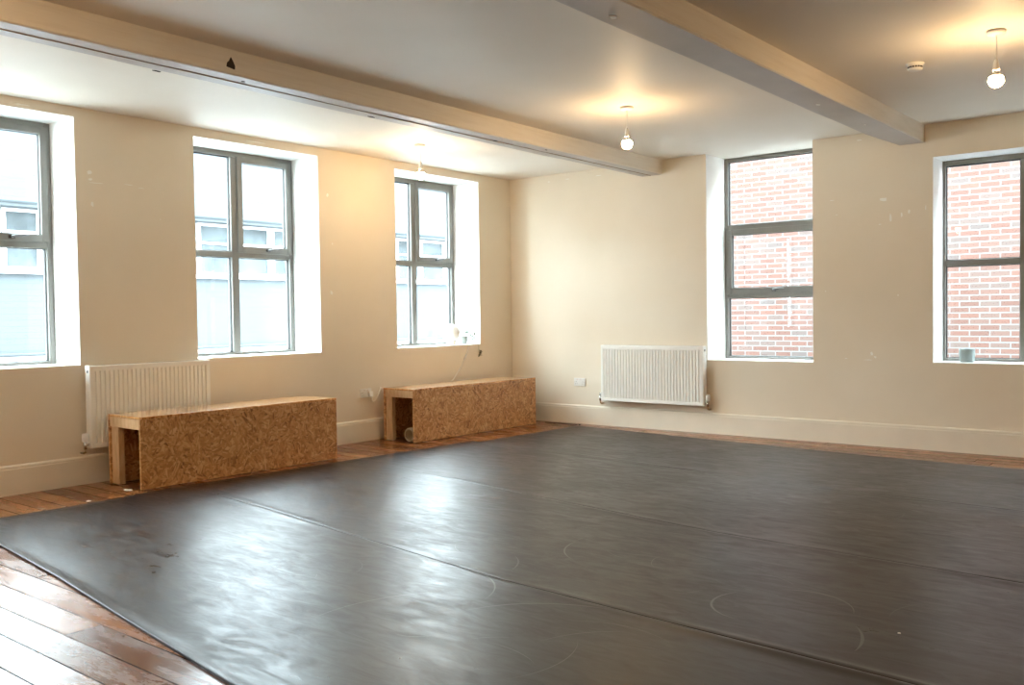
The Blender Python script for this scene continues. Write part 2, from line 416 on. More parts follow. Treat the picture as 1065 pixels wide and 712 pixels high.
# flaked paint on the walls, thin raised patches
bm = B()
for i, (y, z, ru, rv) in enumerate([(-4.846, 2.25, .022, .020), (-4.84, 2.20, .024, .010), (-4.80, 2.178, .06, .004), (-4.55, 2.19, .05, .004), (-4.45, 2.175, .04, .003), (-4.83, 2.02, .012, .022), (-2.65, 2.29, .018, .022),
                                    (-2.62, 1.40, .022, .024), (-2.63, 1.41, .01, .02), (-5.3, 2.66, .07, .006), (-3.4, 2.665, .12, .006), (-2.60, 1.85, .01, .012), (-4.30, 1.95, .005, .006)]):
    flake(bm, lambda u, v, l, y=y, z=z: (.0002 + .0012 * l, y + u, z + v), ru, rv, i)
o = obj('chipped_paint', bm, M['chip'], bpy.data.objects['wall_left']); o['kind'] = 'stuff'
bm = B()
for i, (x, z, ru, rv) in enumerate([(4.10, 2.12, .035, .022), (4.16, 1.96, .012, .045), (4.25, 1.98, .009, .03), (4.31, 2.0, .012, .025), (4.44, 2.02, .007, .03), (4.07, 1.91, .02, .006), (3.66, 2.15, .03, .004), (3.70, 2.02, .015, .004),
                                    (4.0, .80, .014, .022), (4.03, .77, .016, .012), (3.97, .745, .045, .005), (3.78, .755, .016, .005), (3.60, 1.35, .006, .008), (4.22, 1.30, .006, .01), (.55, 2.63, .02, .006), (.8, 2.635, .03, .006), (1.2, 2.63, .04, .005), (3.9, 2.65, .03, .006)]):
    flake(bm, lambda u, v, l, x=x, z=z: (x + u, -.0002 - .0012 * l, z + v), ru, rv, i + 40)
o = obj('chipped_paint', bm, M['chip'], bpy.data.objects['wall_back']); o['kind'] = 'stuff'

# ------------------------------------------------------------------ windows
# local window space: u along the wall, d = depth from the room face outwards, z up
def rect_frame(bm, T, u0, u1, z0, z1, wl, wr, wb, wt, d0, d1, bev=.004):
    for (a, b, c, e) in ((u0, u0 + wl, z0, z1), (u1 - wr, u1, z0, z1), (u0 + wl, u1 - wr, z1 - wt, z1), (u0 + wl, u1 - wr, z0, z0 + wb)):
        box(bm, a, b, d0, d1, c, e, bev, mat=T)
    return bm

def gasket_ring(bm, T, u0, u1, z0, z1, d0, d1, w=.006):
    return rect_frame(bm, T, u0 - w, u1 + w, z0 - w, z1 + w, 2 * w, 2 * w, 2 * w, 2 * w, d0, d1, 0)

def pane(T, u0, u1, z0, z1, d, parent):
    bm = B(); box(bm, u0 - .008, u1 + .008, d, d + .006, z0 - .008, z1 + .008, mat=T)
    return obj('pane', bm, M['glass'], parent)

def handle(T, u, z, d, parent, flip=1):
    bm = B(); box(bm, u - .022, u + .022, d - .012, d + .001, z - .012, z + .012, .003, mat=T)
    h = obj('handle', bm, M['black'], parent)
    bm = B(); tube(bm, [T @ Vector((u, d - .010, z)), T @ Vector((u, d - .035, z + .002)), T @ Vector((u + .02 * flip, d - .044, z + .004)), T @ Vector((u + .06 * flip, d - .044, z + .010)), T @ Vector((u + .105 * flip, d - .036, z + .013))], [.009, .010, .010, .008, .005], 10)
    obj('lever', bm, M['steel'], h)

def quad_window(name, T, u0, u1, z0, z1, d, label, tz=(1.712, 1.765), flip=1, sash_side=1):
    """two columns by two rows; the upper light on one side is an opening sash"""
    w = thing(name, label, 'window', kind='structure')
    um = (u0 + u1) / 2; mw = .036; fw = .042; t0, t1 = tz
    bm = B(); rect_frame(bm, T, u0, u1, z0 - .004, z1 + .004, fw, fw, .026, fw, d, d + .07); obj('frame', bm, M['frame'], w)
    bm = B(); box(bm, um - mw, um + mw, d + .002, d + .068, z0 + .022, z1 - fw + .002, .004, mat=T); obj('mullion', bm, M['frame'], w)
    bm = B()
    box(bm, u0 + fw - .002, um - mw + .002, d + .003, d + .067, t0, t1, .004, mat=T); box(bm, um + mw - .002, u1 - fw + .002, d + .003, d + .067, t0, t1, .004, mat=T)
    obj('transom', bm, M['frame'], w)
    a, b = (um + mw - .012, u1 - fw + .014) if sash_side > 0 else (u0 + fw - .014, um - mw + .012)
    bm = B(); rect_frame(bm, T, a, b, t1 - .008, z1 - fw + .012, .052, .052, .056, .052, d - .014, d + .05); s = obj('sash', bm, M['frame'], w)
    pane(T, a + .052, b - .052, t1 + .048, z1 - fw - .04, d + .02, s)
    handle(T, (a + b) / 2 + .02, t1 + .022, d - .014, s, flip)
    bm = B(); gasket_ring(bm, T, a + .052, b - .052, t1 + .048, z1 - fw - .04, d + .012, d + .03, .004); obj('gasket', bm, M['gasket'], s)
    fx = [(u0 + fw, um - mw), (um + mw, u1 - fw)]
    o = fx[0] if sash_side > 0 else fx[1]
    cells = [(*o, t1, z1 - fw), (*fx[0], z0 + .022, t0), (*fx[1], z0 + .022, t0)]
    bm = B()
    for c in cells: pane(T, *c, d + .035, w); gasket_ring(bm, T, *c, d + .026, d + .046)
    obj('gasket', bm, M['gasket'], w)
    return w

def sill(T, u0, u1, z, d, parent):
    bm = B(); box(bm, u0 + .001, u1 - .001, .002, d + .01, z - .002, z + .003, .001, mat=T); obj('sill', bm, M['reveal'], parent)

TA = Matrix(((0, -1, 0, 0), (1, 0, 0, 0), (0, 0, 1, 0), (0, 0, 0, 1)))     # (u, d, z) -> (-d, u, z)
TB = Matrix.Identity(4)                                                     # (u, d, z) -> (u, d, z)
la = {0: 'grey metal window of four lights above the radiator and nearer bench', 1: 'grey metal window cut by the frame edge, beside the radiator', 2: 'grey metal window with globe lamp and plant on its sill', 3: 'unseen grey metal window added for light, farthest along the wall from the room corner'}
for i, nm in ((1, 'window_1'), (0, 'window_2'), (2, 'window_3'), (3, 'unseen_window')):  # last entry: out-of-view window added to let in more light
    y0, y1, z0, z1 = WA[i]
    w = quad_window(nm, TA, y0, y1, z0 + .004, z1 - .004, .372, la[i]); sill(TA, y0, y1, z0, .37, w)
# window four: three lights one above the other
x0, x1, z0, z1 = WB[0]; z1 = 2.668; D = .395
w = thing('window_4', 'tall grey window of three stacked lights reaching the ceiling, beside the white radiator', 'window', kind='structure')
bm = B(); rect_frame(bm, TB, x0 - .01, x1 + .01, z0, 2.703, .046, .046, .022, .034, D, D + .07); obj('frame', bm, M['frame'], w)
bm = B()
for a, b in ((1.315, 1.362), (1.985, 2.040)): box(bm, x0 + .034, x1 - .034, D + .003, D + .067, a, b, .004)
obj('transom', bm, M['frame'], w)
a, b, c, e = x0 + .024, x1 - .024, 1.352, 1.994
bm = B(); rect_frame(bm, TB, a, b, c, e, .054, .054, .062, .056, D - .014, D + .05); s = obj('sash', bm, M['frame'], w)
pane(TB, a + .054, b - .054, c + .062, e - .056, D + .02, s); handle(TB, (a + b) / 2, c + .034, D - .014, s)
bm = B(); gasket_ring(bm, TB, a + .054, b - .054, c + .062, e - .056, D + .012, D + .03, .004); obj('gasket', bm, M['gasket'], s)
bm = B()
for cc in ((x0 + .036, x1 - .036, z0 + .022, 1.315), (x0 + .036, x1 - .036, 2.04, 2.669)): pane(TB, *cc, D + .035, w); gasket_ring(bm, TB, *cc, D + .026, D + .046)
obj('gasket', bm, M['gasket'], w); sill(TB, x0, x1, z0, .39, w)
# window five
x0, x1, z0, z1 = WB[1]
w = quad_window('window_5', TB, x0 - .02, x1 + .02, z0 + .004, z1 - .004, .305, 'dark grey window with a grey pot on its sill and brick wall beyond', tz=(1.538, 1.590)); sill(TB, x0, x1, z0, .30, w)

# ------------------------------------------------------------------ dance mat: four rolls laid side by side
E0 = [(.74, -6.03), (2.3, -6.205), (3.15, -6.325), (4.0, -6.44), (5.5, -6.6), (8.4, -6.9)]
S1 = [(.70, -4.555), (1.18, -4.62), (2.76, -4.85), (3.98, -5.03), (4.97, -5.10), (5.71, -5.15), (8.4, -5.36)]
S2 = [(.78, -3.105), (1.14, -3.16), (2.04, -3.28), (2.82, -3.42), (3.92, -3.62), (4.38, -3.68), (5.38, -3.73), (8.4, -3.95)]
S3 = [(.86, -1.70), (1.74, -1.81), (3.07, -1.99), (4.33, -2.115), (5.54, -2.2), (8.4, -2.45)]
S4 = [(1.03, -.215), (1.6, -.29), (3.25, -.48), (4.22, -.595), (5.27, -.64), (8.4, -.9)]
def lerp(pl, x):
    for (xa, ya), (xb, yb) in zip(pl, pl[1:]):
        if x <= xb: return ya + (yb - ya) * (x - xa) / (xb - xa)
    return pl[-1][1]
strips = [(E0, S1, .74, .70, 'black dance vinyl strip whose long edge borders the worn foreground boards'),
          (S1, S2, .70, .79, 'black dance vinyl strip whose short end lies along the bench before the radiator'),
          (S2, S3, .79, .88, 'black dance vinyl strip running from the gap between the two benches'),
          (S3, S4, .97, 1.03, 'black dance vinyl strip laid along the wall with the white radiator')]
def smooth_step(a, b, x):
    t = min(1, max(0, (x - a) / (b - a))); return t * t * (3 - 2 * t)
strip_objs = []
def strip_z(si, x, da, db, a, b):
    h = .0035 + .0010 * noise.noise(Vector((x * 1.1, (a + da) * 2.2, si)))
    for d, q in ((da, 0), (db, 1)):
        s = si + q
        amp = .0016 + .0042 * max(0, noise.noise(Vector((x * .9, s * 3.7, 1.0))))
        if s == 4: amp *= .25
        if s == 0: h += .0055 * math.exp(-(d / .035) ** 2)
        if s == 1: amp += .004 * smooth_step(3.6, 5.3, x)
        h += amp * math.exp(-((d - .018) / .028) ** 2)
    return h
for si, (lo, hi, xa, xb, lab) in enumerate(strips):
    bm = B(); nx = 110; vv = [0, .004, .009, .014, .02, .028, .038, .05, .07, .1, .2, .3, .4, .5, .6, .7, .8, .9, .93, .95, .962, .972, .98, .986, .991, .996, 1]
    top = []
    for i in range(nx + 1):
        col = []
        for v in vv:
            xs = xa + (xb - xa) * v + .02 * noise.noise(Vector((v * 3, si * 5, 9))) if si != 3 else xa + (xb - xa) * v
            x = xs + (8.4 - xs) * i / nx
            a, b = lerp(lo, x) + .0006, lerp(hi, x) - .0006
            if si == 2: b -= .007 * max(0, 1 - abs(x - 3.22) / .22)
            if si == 3: a += .010 * max(0, 1 - abs(x - 3.22) / .22)
            y = a + (b - a) * v
            z = strip_z(si, x, y - a, b - y, a, b)
            if si == 3: z += .004 * math.exp(-(((x - 1.6) / .22) ** 2 + ((y + .45) / .05) ** 2))
            col.append((x, y, z))
        top.append(col)
    T = [[bm.verts.new(p) for p in c] for c in top]
    U = [[bm.verts.new((p[0], p[1], .0004)) for p in c] for c in top]
    nv = len(vv)
    for i in range(nx):
        for j in range(nv - 1):
            f = bm.faces.new((T[i][j], T[i + 1][j], T[i + 1][j + 1], T[i][j + 1])); f.smooth = True
        bm.faces.new((U[i][0], U[i + 1][0], T[i + 1][0], T[i][0])); bm.faces.new((T[i][-1], T[i + 1][-1], U[i + 1][-1], U[i][-1]))
    for j in range(nv - 1):
        bm.faces.new((T[0][j], T[0][j + 1], U[0][j + 1], U[0][j])); bm.faces.new((U[-1][j], U[-1][j + 1], T[-1][j + 1], T[-1][j]))
    o = obj('dance_mat_strip', bm, M['vinyl']); tag(o, lab, 'dance mat', 'rolls of the black dance floor'); strip_objs.append(o)

# pale scuff arcs left by shoes: hair-thin raised rubs on the vinyl
def scuff(bm, cx, cy, r, a0, a1, w, si):
    lo, hi = strips[si][0], strips[si][1]; n = 14; L = []
    for k in range(n + 1):
        a = a0 + (a1 - a0) * k / n; ww = w * math.sin(PI * (k + .4) / (n + .8)); row = []
        for s in (-1, 1):
            x, y = cx + (r + s * ww) * math.cos(a), cy + (r + s * ww) * math.sin(a)
            aa, bb = lerp(lo, x) + .0006, lerp(hi, x) - .0006
            row.append(bm.verts.new((x, y, strip_z(si, x, y - aa, bb - y, aa, bb) + .0009)))
        L.append(row)
    for p, q in zip(L, L[1:]): bm.faces.new((p[0], q[0], q[1], p[1]))
rnd = random.Random(3)
arcs = {0: [(4.6, -5.6, .5, 1.6, 2.8, .004), (3.75, -5.35, .35, .2, 1.5, .004), (4.3, -5.75, .6, 2.4, 3.3, .003)],
        1: [(4.18, -4.27, .33, 3.1, 4.3, .0045), (5.1, -4.95, .40, -.05, .65, .006), (5.05, -4.70, .2, 2.5, 4.6, .005), (5.15, -4.62, .22, .2, 2.2, .004), (3.6, -4.95, .32, .2, 1.0, .004), (2.3, -4.3, .4, .5, 1.6, .003)], 2: [], 3: []}
for si in (0, 1, 2):
    for k in range((16, 26, 8)[si]):
        x = rnd.uniform(1.8, 6.2); lo, hi = lerp(strips[si][0], x), lerp(strips[si][1], x)
        a = rnd.uniform(0, 6.28); arcs[si].append((x, rnd.uniform(lo + .45, hi - .45), rnd.uniform(.12, .4), a, a + rnd.uniform(.4, 1.4), rnd.uniform(.0008, .0016)))
for si in (0, 1, 2):
    bm = B()
    for a in arcs[si]: scuff(bm, *a, si)
    for f in bm.faces: f.smooth = True
    o = obj('scuff', bm, M['scuff'], strip_objs[si], recalc=False); o['kind'] = 'stuff'; o['label'] = 'pale curved shoe scuffs'

# ------------------------------------------------------------------ benches
def bench(label, loc, r, d, L, h, post, rail):
    """local: front-left floor corner at origin, depth along -x, length along +y"""
    t = thing('storage_bench', label, 'bench', loc, r, 'strand board benches')
    e = .018
    bm = B(); box(bm, -e, 0, 0, L, .003, h - e, .0015); obj('front_panel', bm, M['osb'], t)
    bm = B(); box(bm, -d, -d + e, 0, L, .003, h - e, .0015); obj('back_panel', bm, M['osb'], t)
    bm = B(); box(bm, -d, 0, 0, L, h - e + .0005, h, .0015); obj('top_panel', bm, M['osbtop'], t)
    for y in (.004, L - .049):
        bm = B(); box(bm, -d + e + .0005, -e - .0005, y, y + .045, h - e - rail, h - e, .003); obj('rail', bm, M['pine'], t)
        bm = B(); yy = y + .010 if y < .1 else y - .010
        box(bm, -d + e + .0005, -d + e + post, yy, yy + .045, .003, h - e - rail - .0005, .003); obj('post', bm, M['pine'], t)
    for y in (L * .5,):
        bm = B(); box(bm, -d + e + .0005, -e - .0005, y, y + .045, h - e - rail, h - e, .003); obj('rail', bm, M['pine'], t)
    return t
bench('hollow strand board bench standing in front of the cream radiator', (.600, -4.840, 0), -.010, .447, 1.728, .506, .10, .072)
bench('hollow strand board bench near the room corner with cardboard tube inside', (.517, -2.103, 0), -.013, .413, 1.828, .500, .085, .066)
bm = B(); lathe(bm, [(.047, 0), (.065, 0), (.065, 1.45), (.047, 1.45)], axis='Y', closed=True); o = obj('cardboard_tube', bm, M['card'], loc=(.405, -2.06, .0655))
tag(o, 'grey brown cardboard tube lying inside the open end of the corner bench', 'tube')

# ------------------------------------------------------------------ radiators: local u along wall, v out from wall, z up
def radiator(label, T, u0, u1, z0, z1, v0, v1, trv_side):
    t = thing('radiator', label, 'radiator', group='panel radiators')
    bm = B(); n = int((u1 - u0 - .05) / .0333)
    p = (u1 - u0 - .05) / n; prof = [(u0 + .004, v1)]
    pts = [(u0, v1 - .012), (u0 + .004, v1 - .002), (u0 + .022, v1)]
    for k in range(n):
        a = u0 + .025 + k * p
        pts += [(a + p * .20, v1), (a + p * .32, v1 - .011), (a + p * .56, v1 - .011), (a + p * .68, v1)]
    pts += [(u1 - .022, v1), (u1 - .004, v1 - .002), (u1, v1 - .012)]
    zs = [z0, z0 + .004, z0 + .03, z0 + .045, z1 - .05, z1 - .034, z1 - .006, z1]
    rows = []
    for z in zs:
        k = 0.0 if z in zs[:3] or z in zs[-3:] else 1.0
        off = -.004 if z in (z0, z1) else 0
        rows.append([bm.verts.new(T @ Vector((u, (v1 + (v - v1) * k if 2 < i < len(pts) - 3 else v) + off, z))) for i, (u, v) in enumerate(pts)])
    for a, b in zip(rows, rows[1:]):
        for i in range(len(pts) - 1): f = bm.faces.new((a[i], a[i + 1], b[i + 1], b[i]))
    back = [[bm.verts.new(T @ Vector((u, v1 - .02, z))) for u, v in (pts[0], pts[-1])] for z in (z0, z1)]
    m = len(pts)
    bm.faces.new([rows[0][i] for i in range(m)] + [back[0][1], back[0][0]]); bm.faces.new([rows[-1][i] for i in range(m)] + [back[1][1], back[1][0]])
    bm.faces.new([r[0] for r in rows] + [back[1][0], back[0][0]]); bm.faces.new([r[-1] for r in rows] + [back[1][1], back[0][1]])
    bm.faces.new((back[0][0], back[0][1], back[1][1], back[1][0]))
    obj('front_panel', bm, M['rad'], t)
    bm = B(); box(bm, u0 + .004, u1 - .004, v0, v0 + .016, z0 + .01, z1 - .012, .004, mat=T)
    for k in range(int((u1 - u0) / .05)): box(bm, u0 + .03 + k * .05, u0 + .033 + k * .05, v0 + .014, v1 - .02, z0 + .03, z1 - .03, mat=T)
    obj('rear_panel', bm, M['rad'], t)
    bm = B()
    box(bm, u0 + .001, u1 - .001, v0 + .002, v1 - .008, z1 - .006, z1 + .002, .001, mat=T)
    obj('top_grille', bm, M['rad'], t)
    bm = B(); k = u0 + .02
    while k < u1 - .03: box(bm, k, k + .011, v0 + .016, v1 - .02, z1 + .0015, z1 + .0026, mat=T); k += .022
    obj('slot', bm, M['slot'], t)['kind'] = 'stuff'
    for a, b in ((u0 - .0012, u0 + .001), (u1 - .001, u1 + .0012)):
        bm = B(); box(bm, a, b, v0 + .002, v1 - .006, z0 + .002, z1 + .001, .0005, mat=T); s = obj('side_cover', bm, M['rad'], t)
        bm = B(); uu = a - .002 if a < u0 else b - .004
        box(bm, uu, uu + .006, v0 + .028, v0 + .046, z1 - .05, z1 - .03, .001, mat=T); obj('vent_plug', bm, M['slot'], s)
    vm = (v0 + v1) / 2
    def valve(u, sgn, trv):
        bm = B(); zz = z0 + .028
        tube(bm, [T @ Vector((u - sgn * .004, vm, zz)), T @ Vector((u + sgn * .03, vm, zz))], .010, 12)
        tube(bm, [T @ Vector((u + sgn * .03, vm, zz + .022)), T @ Vector((u + sgn * .03, vm, zz - .032))], .0125, 12)
        o = obj('valve', bm, M['chrome'], t)
        bm = B()
        tube(bm, [T @ Vector((u + sgn * .03, vm, zz - .03)), T @ Vector((u + sgn * .03, vm, zz - .055)), T @ Vector((u + sgn * .03, vm - .02, zz - .062)), T @ Vector((u + sgn * .03, .004, zz - .062))], .0075, 12)
        obj('pipe', bm, M['brass'], o)
        bm = B(); c = T @ Vector((u + sgn * .03, vm, zz + .02))
        if trv: lathe(bm, [(.012, 0), (.019, .004), (.022, .012), (.022, .050), (.019, .060), (.006, .063)], c, seg=20); obj('thermostat_head', bm, M['plastic'], o)
        else: lathe(bm, [(.010, 0), (.010, .028), (.006, .032)], c, seg=14); obj('cap', bm, M['chrome'], o)
    valve(u0, -1, trv_side < 0); valve(u1, 1, trv_side > 0)
    for a in (.2, .8):
        bm = B(); u = u0 + (u1 - u0) * a; box(bm, u - .015, u + .015, .001, v0 + .001, z0 + .06, z1 - .06, .002, mat=T); obj('bracket', bm, M['rad'], t)
    return t
RA = Matrix(((0, 1, 0, 0), (1, 0, 0, 0), (0, 0, 1, 0), (0, 0, 0, 1)))      # (u, v, z) -> (v, u, z)
RB = Matrix(((1, 0, 0, 0), (0, -1, 0, 0), (0, 0, 1, 0), (0, 0, 0, 1)))     # (u, v, z) -> (u, -v, z)
radiator('cream white panel radiator partly hidden behind a wooden bench', RA, -4.934, -3.960, .262, .853, .034, .102, -1)
radiator('white panel radiator hung on the open wall beside the tall three light window', RB, 1.268, 2.446, .270, .850, .034, .102, 1)

# ------------------------------------------------------------------ sockets
def socket(label, T, u, z, rocker=True):
    """local: u along wall, v out of wall"""
    t = thing('wall_socket', label, 'wall socket', group='double wall sockets')
    bm = B(); box(bm, u - .073, u + .073, .001, .011, z - .043, z + .043, .003, mat=T); obj('faceplate', bm, M['plastic'], t)
    for s in (-1, 1):
        bm = B(); box(bm, u + s * .020 - .007, u + s * .020 + .007, .010, .0145, z + .012, z + .034, .0015, mat=T); w = obj('switch', bm, M['plastic'], t)
        bm = B(); box(bm, u + s * .020 - .004, u + s * .020 + .004, .0142, .0149, z + .027, z + .031, mat=T); obj('switch_mark', bm, M['red'], w)
        bm = B(); c = u + s * .043
        box(bm, c - .002, c + .002, .0105, .0114, z - .001, z + .008, mat=T); box(bm, c - .0145, c - .0080, .0105, .0114, z - .021, z - .017, mat=T); box(bm, c + .0080, c + .0145, .0105, .0114, z - .021, z - .017, mat=T)
        obj('socket_hole', bm, M['slot'], t)
    for s in (-1, 1):
        bm = B(); lathe(bm, [(.003, 0), (.0035, .0012), (.001, .0018)], (0, 0, 0), seg=10); bmesh.ops.transform(bm, matrix=T @ Matrix.Translation((u + s * .060, .0105, z)) @ Matrix.Rotation(-PI / 2, 4, 'X'), verts=bm.verts[:]); obj('screw', bm, M['chrome'], t)
    return t
socket('white double socket beside the corner bench, with a plug in it', RA, -2.236, .455)
socket('white double socket on the wall beside the white radiator, nothing plugged in', RB, .934, .447)

# ------------------------------------------------------------------ globe lamp on the sill of window three, with its flex and plug
zs = .865
lx, ly = -.17, -.835
t = thing('globe_lamp', 'round white glass globe lamp standing on the window sill with trailing flex', 'lamp', (lx, ly, zs))
bm = B(); lathe(bm, [(.048, .0005), (.05, .004), (.05, .022), (.042, .028), (.036, .034), (.03, .036)], seg=32); obj('base', bm, M['plastic'], t)
bm = B(); R_ = .098; n = 24
lathe(bm, [(max(.002, R_ * math.sin(PI * k / n)), .030 + R_ - R_ * math.cos(PI * k / n)) for k in range(n + 1)], seg=40); obj('lamp_shade', bm, M['opal'], t)
pts = [(.050, .03, .008), (.09, .055, .006), (.14, .070, .006), (.172, .076, .004), (.180, .074, -.02), (.179, .050, -.085), (.178, -.02, -.20), (.177, -.13, -.32), (.178, -.20, -.375), (.185, -.32, -.46), (.215, -.9, -.70), (.24, -1.20, -.66), (.243, -1.285, -.42), (.238, -1.300, -.374), (.222, -1.318, -.372),
       (.200, -1.335, -.42), (.194, -1.352, -.47), (.196, -1.375, -.500), (.205, -1.40, -.503), (.215, -1.425, -.48), (.218, -1.430, -.455)]
# the socket sits at world (0, -2.19, .45); keep the last points on its plug
L0 = Vector((lx, ly, zs))
wp = [Vector(p) + L0 for p in pts[:9]] + [Vector((.035, -1.20, .46)), Vector((.045, -1.60, .36)), Vector((.062, -1.98, .40)), Vector((.070, -2.088, .49)), Vector((.080, -2.108, .504)), Vector((.078, -2.120, .47)), Vector((.060, -2.130, .42)), Vector((.050, -2.150, .385)), Vector((.045, -2.175, .374)), Vector((.043, -2.190, .39)), Vector((.042, -2.193, .422))]
bm = B(); tube(bm, smooth_path([p - L0 for p in wp], 6), .0042, 8); cd = obj('cord', bm, M['cord'], t)
bm = B(); a = Vector(wp[5]) - L0; b = Vector(wp[6]) - L0; c = a + (b - a) * .15; e = a + (b - a) * .62
tube(bm, [c, c + (e - c) * .1, c + (e - c) * .9, e], [.005, .010, .010, .005], 12); obj('cord_switch', bm, M['plastic'], cd)
bm = B(); box(bm, -lx + .0115, -lx + .040, -2.193 - .024 - ly, -2.193 + .024 - ly, .448 - .026 - zs, .448 + .022 - zs, .006); obj('plug', bm, M['plastic'], cd)

# ------------------------------------------------------------------ plant on the same sill
t = thing('potted_plant', 'small trailing green plant in a grey pot on the window sill', 'plant', (-.135, -.665, zs))
bm = B(); lathe(bm, [(.026, .0005), (.030, .002), (.038, .085), (.040, .088), (.036, .090), (.033, .080)], seg=28); obj('pot', bm, M['pot'], t)
bm = B(); lathe(bm, [(.033, .074), (.0335, .078), (.002, .079)], seg=20); obj('soil', bm, M['slot'], t)
def leaf(bm, p, d, L, w, up=Vector((0, 0, 1))):
    d = d.normalized(); s = d.cross(up)
    if s.length < .01: s = Vector((1, 0, 0))
    s.normalize(); nrm = s.cross(d); rows = []
    for k in range(6):
        q = k / 5; ww = w * math.sin(PI * (q * .93 + .05)); c = p + d * L * q - Vector((0, 0, 1)) * L * .35 * q * q
        rows.append([bm.verts.new(c + s * ww * e + nrm * abs(e) * ww * .3) for e in (-1, 0, 1)])
    for a, b in zip(rows, rows[1:]):
        for k in range(2): f = bm.faces.new((a[k], a[k + 1], b[k + 1], b[k])); f.smooth = True
rnd = random.Random(11); bm = B(); st = B()
for k in range(12):
    a = rnd.uniform(0, 6.28); l = rnd.uniform(.05, .10)
    path = [Vector((.012 * math.cos(a), .012 * math.sin(a), .076)), Vector((.03 * math.cos(a), .03 * math.sin(a), .09 + l * .5)), Vector((.055 * math.cos(a), .055 * math.sin(a), .08 + l))]
    tube(st, path, .0012, 5)
    for q in range(3):
        leaf(bm, path[1] + (path[2] - path[1]) * (q / 2), Vector((math.cos(a + q * 1.7), math.sin(a + q * 1.7), .4)), rnd.uniform(.036, .050), .014)
for q in range(10):       # sprig leaning to the reveal
    p = Vector((.02 + .004 * q, .04 + .007 * q + .01 * rnd.random(), .035 + .016 * (q % 5)))
    leaf(bm, p, Vector((rnd.uniform(-1, 1), rnd.uniform(-.3, 1), rnd.uniform(0, 1))), .038, .013)
for q in range(3): tube(st, [(.03, .01, .080), (.045, .045, .07), (.05, .075 + .012 * q, .035 + .035 * q)], .0012, 5)
obj('foliage', bm, M['leaf'], t, recalc=False); obj('stem', st, M['leaf'], t)
path = smooth_path([(.03, .0, .080), (.06, .02, .06), (.11, .05, .010), (.138, .066, .004), (.147, .069, -.01), (.147, .073, -.06), (.149, .078, -.10), (.150, .083, -.125)], 5)
bm = B(); tube(bm, path, .0012, 5); ts = obj('trailing_stem', bm, M['vine'], t)
bm = B()
for k in range(14):
    p = Vector((.150, .080 + rnd.uniform(-.006, .008), -.068 - .0046 * k)); a = rnd.uniform(-1.2, 1.2)
    leaf(bm, p, Vector((.5 + .3 * rnd.random(), math.sin(a), math.cos(a) * .3)), rnd.uniform(.024, .034), .012)
obj('trailing_foliage', bm, M['vine'], ts, recalc=False)

# ------------------------------------------------------------------ grey pot on the sill of window five
t = thing('candle_pot', 'grey blue ceramic pot standing alone on a window sill before red brick', 'pot', (4.723, .16, .7355))
bm = B(); lathe(bm, [(.050, 0), (.056, .003), (.059, .010), (.060, .104), (.0585, .108), (.055, .108), (.054, .100), (.053, .012), (.010, .010)], seg=40); obj('body', bm, M['mug'], t)
bm = B(); lathe(bm, [(.053, .070), (.053, .076), (.002, .077)], seg=30); obj('wax', bm, M['opal'], t)

# ------------------------------------------------------------------ pendant bulbs
def pendant(label, loc, drop=.0):
    """origin at the ceiling"""
    t = thing('pendant_light', label, 'pendant light', loc, 0, 'bare bulb pendants')
    bm = B(); lathe(bm, [(.049, 0), (.050, -.004), (.047, -.018), (.030, -.024), (.008, -.027)], seg=32); obj('ceiling_rose', bm, M['plastic'], t)
    zb = -.172 - drop
    bm = B(); tube(bm, smooth_path([(0, 0, -.024), (.002, .0, zb * .45), (-.001, .001, zb * .8), (0, 0, zb)], 5), .0032, 8); obj('cord', bm, M['cord'], t)
    bm = B(); lathe(bm, [(.006, zb + .018), (.010, zb + .010), (.0145, zb), (.0165, zb - .030), (.019, zb - .032), (.019, zb - .050), (.015, zb - .052)], seg=24); obj('lamp_holder', bm, M['plastic'], t)
    bm = B(); lathe(bm, [(.013, zb - .048), (.015, zb - .058), (.022, zb - .066), (.0285, zb - .074), (.0290, zb - .078), (.010, zb - .0785)], seg=24); nk = obj('bulb_neck', bm, M['plastic'], t)
    bm = B(); cz = zb - .099; r = .039
    prof = [(.010, zb - .079), (.0300, zb - .079)] + [(max(.0008, r * math.cos(a)), cz + r * math.sin(a)) for a in [(.55 - k * .06 * 1.1) for k in range(32)] if a > -PI / 2] + [(.0006, cz - r)]
    lathe(bm, prof, seg=28); obj('bulb', bm, M['bulb'], t)
    return t
p0 = pendant('lit bare bulb pendant hanging in the middle bay between the two beams', (2.937, -2.25, H))
for x, y, lab in ((.776, -2.23, 'lit bare bulb pendant hanging over the corner bench, against the globe lamp window'), (5.447, -2.465, 'lit bare bulb pendant hanging near the smoke detector'),
                  (.78, -6.95, 'unseen lit bare bulb pendant added for light along the windows, behind the viewer'), (2.94, -6.95, 'unseen lit bare bulb pendant added for light in the middle bay, behind the viewer'), (5.45, -6.95, 'unseen lit bare bulb pendant added for light in the third bay, behind the viewer'), (7.9, -4.6, 'unseen lit bare bulb pendant added for light in the bay beside the plain side wall')):  # these four are out of view, added to brighten the room
    c = copy_tree(p0); c.location = (x, y, H); c['label'] = lab

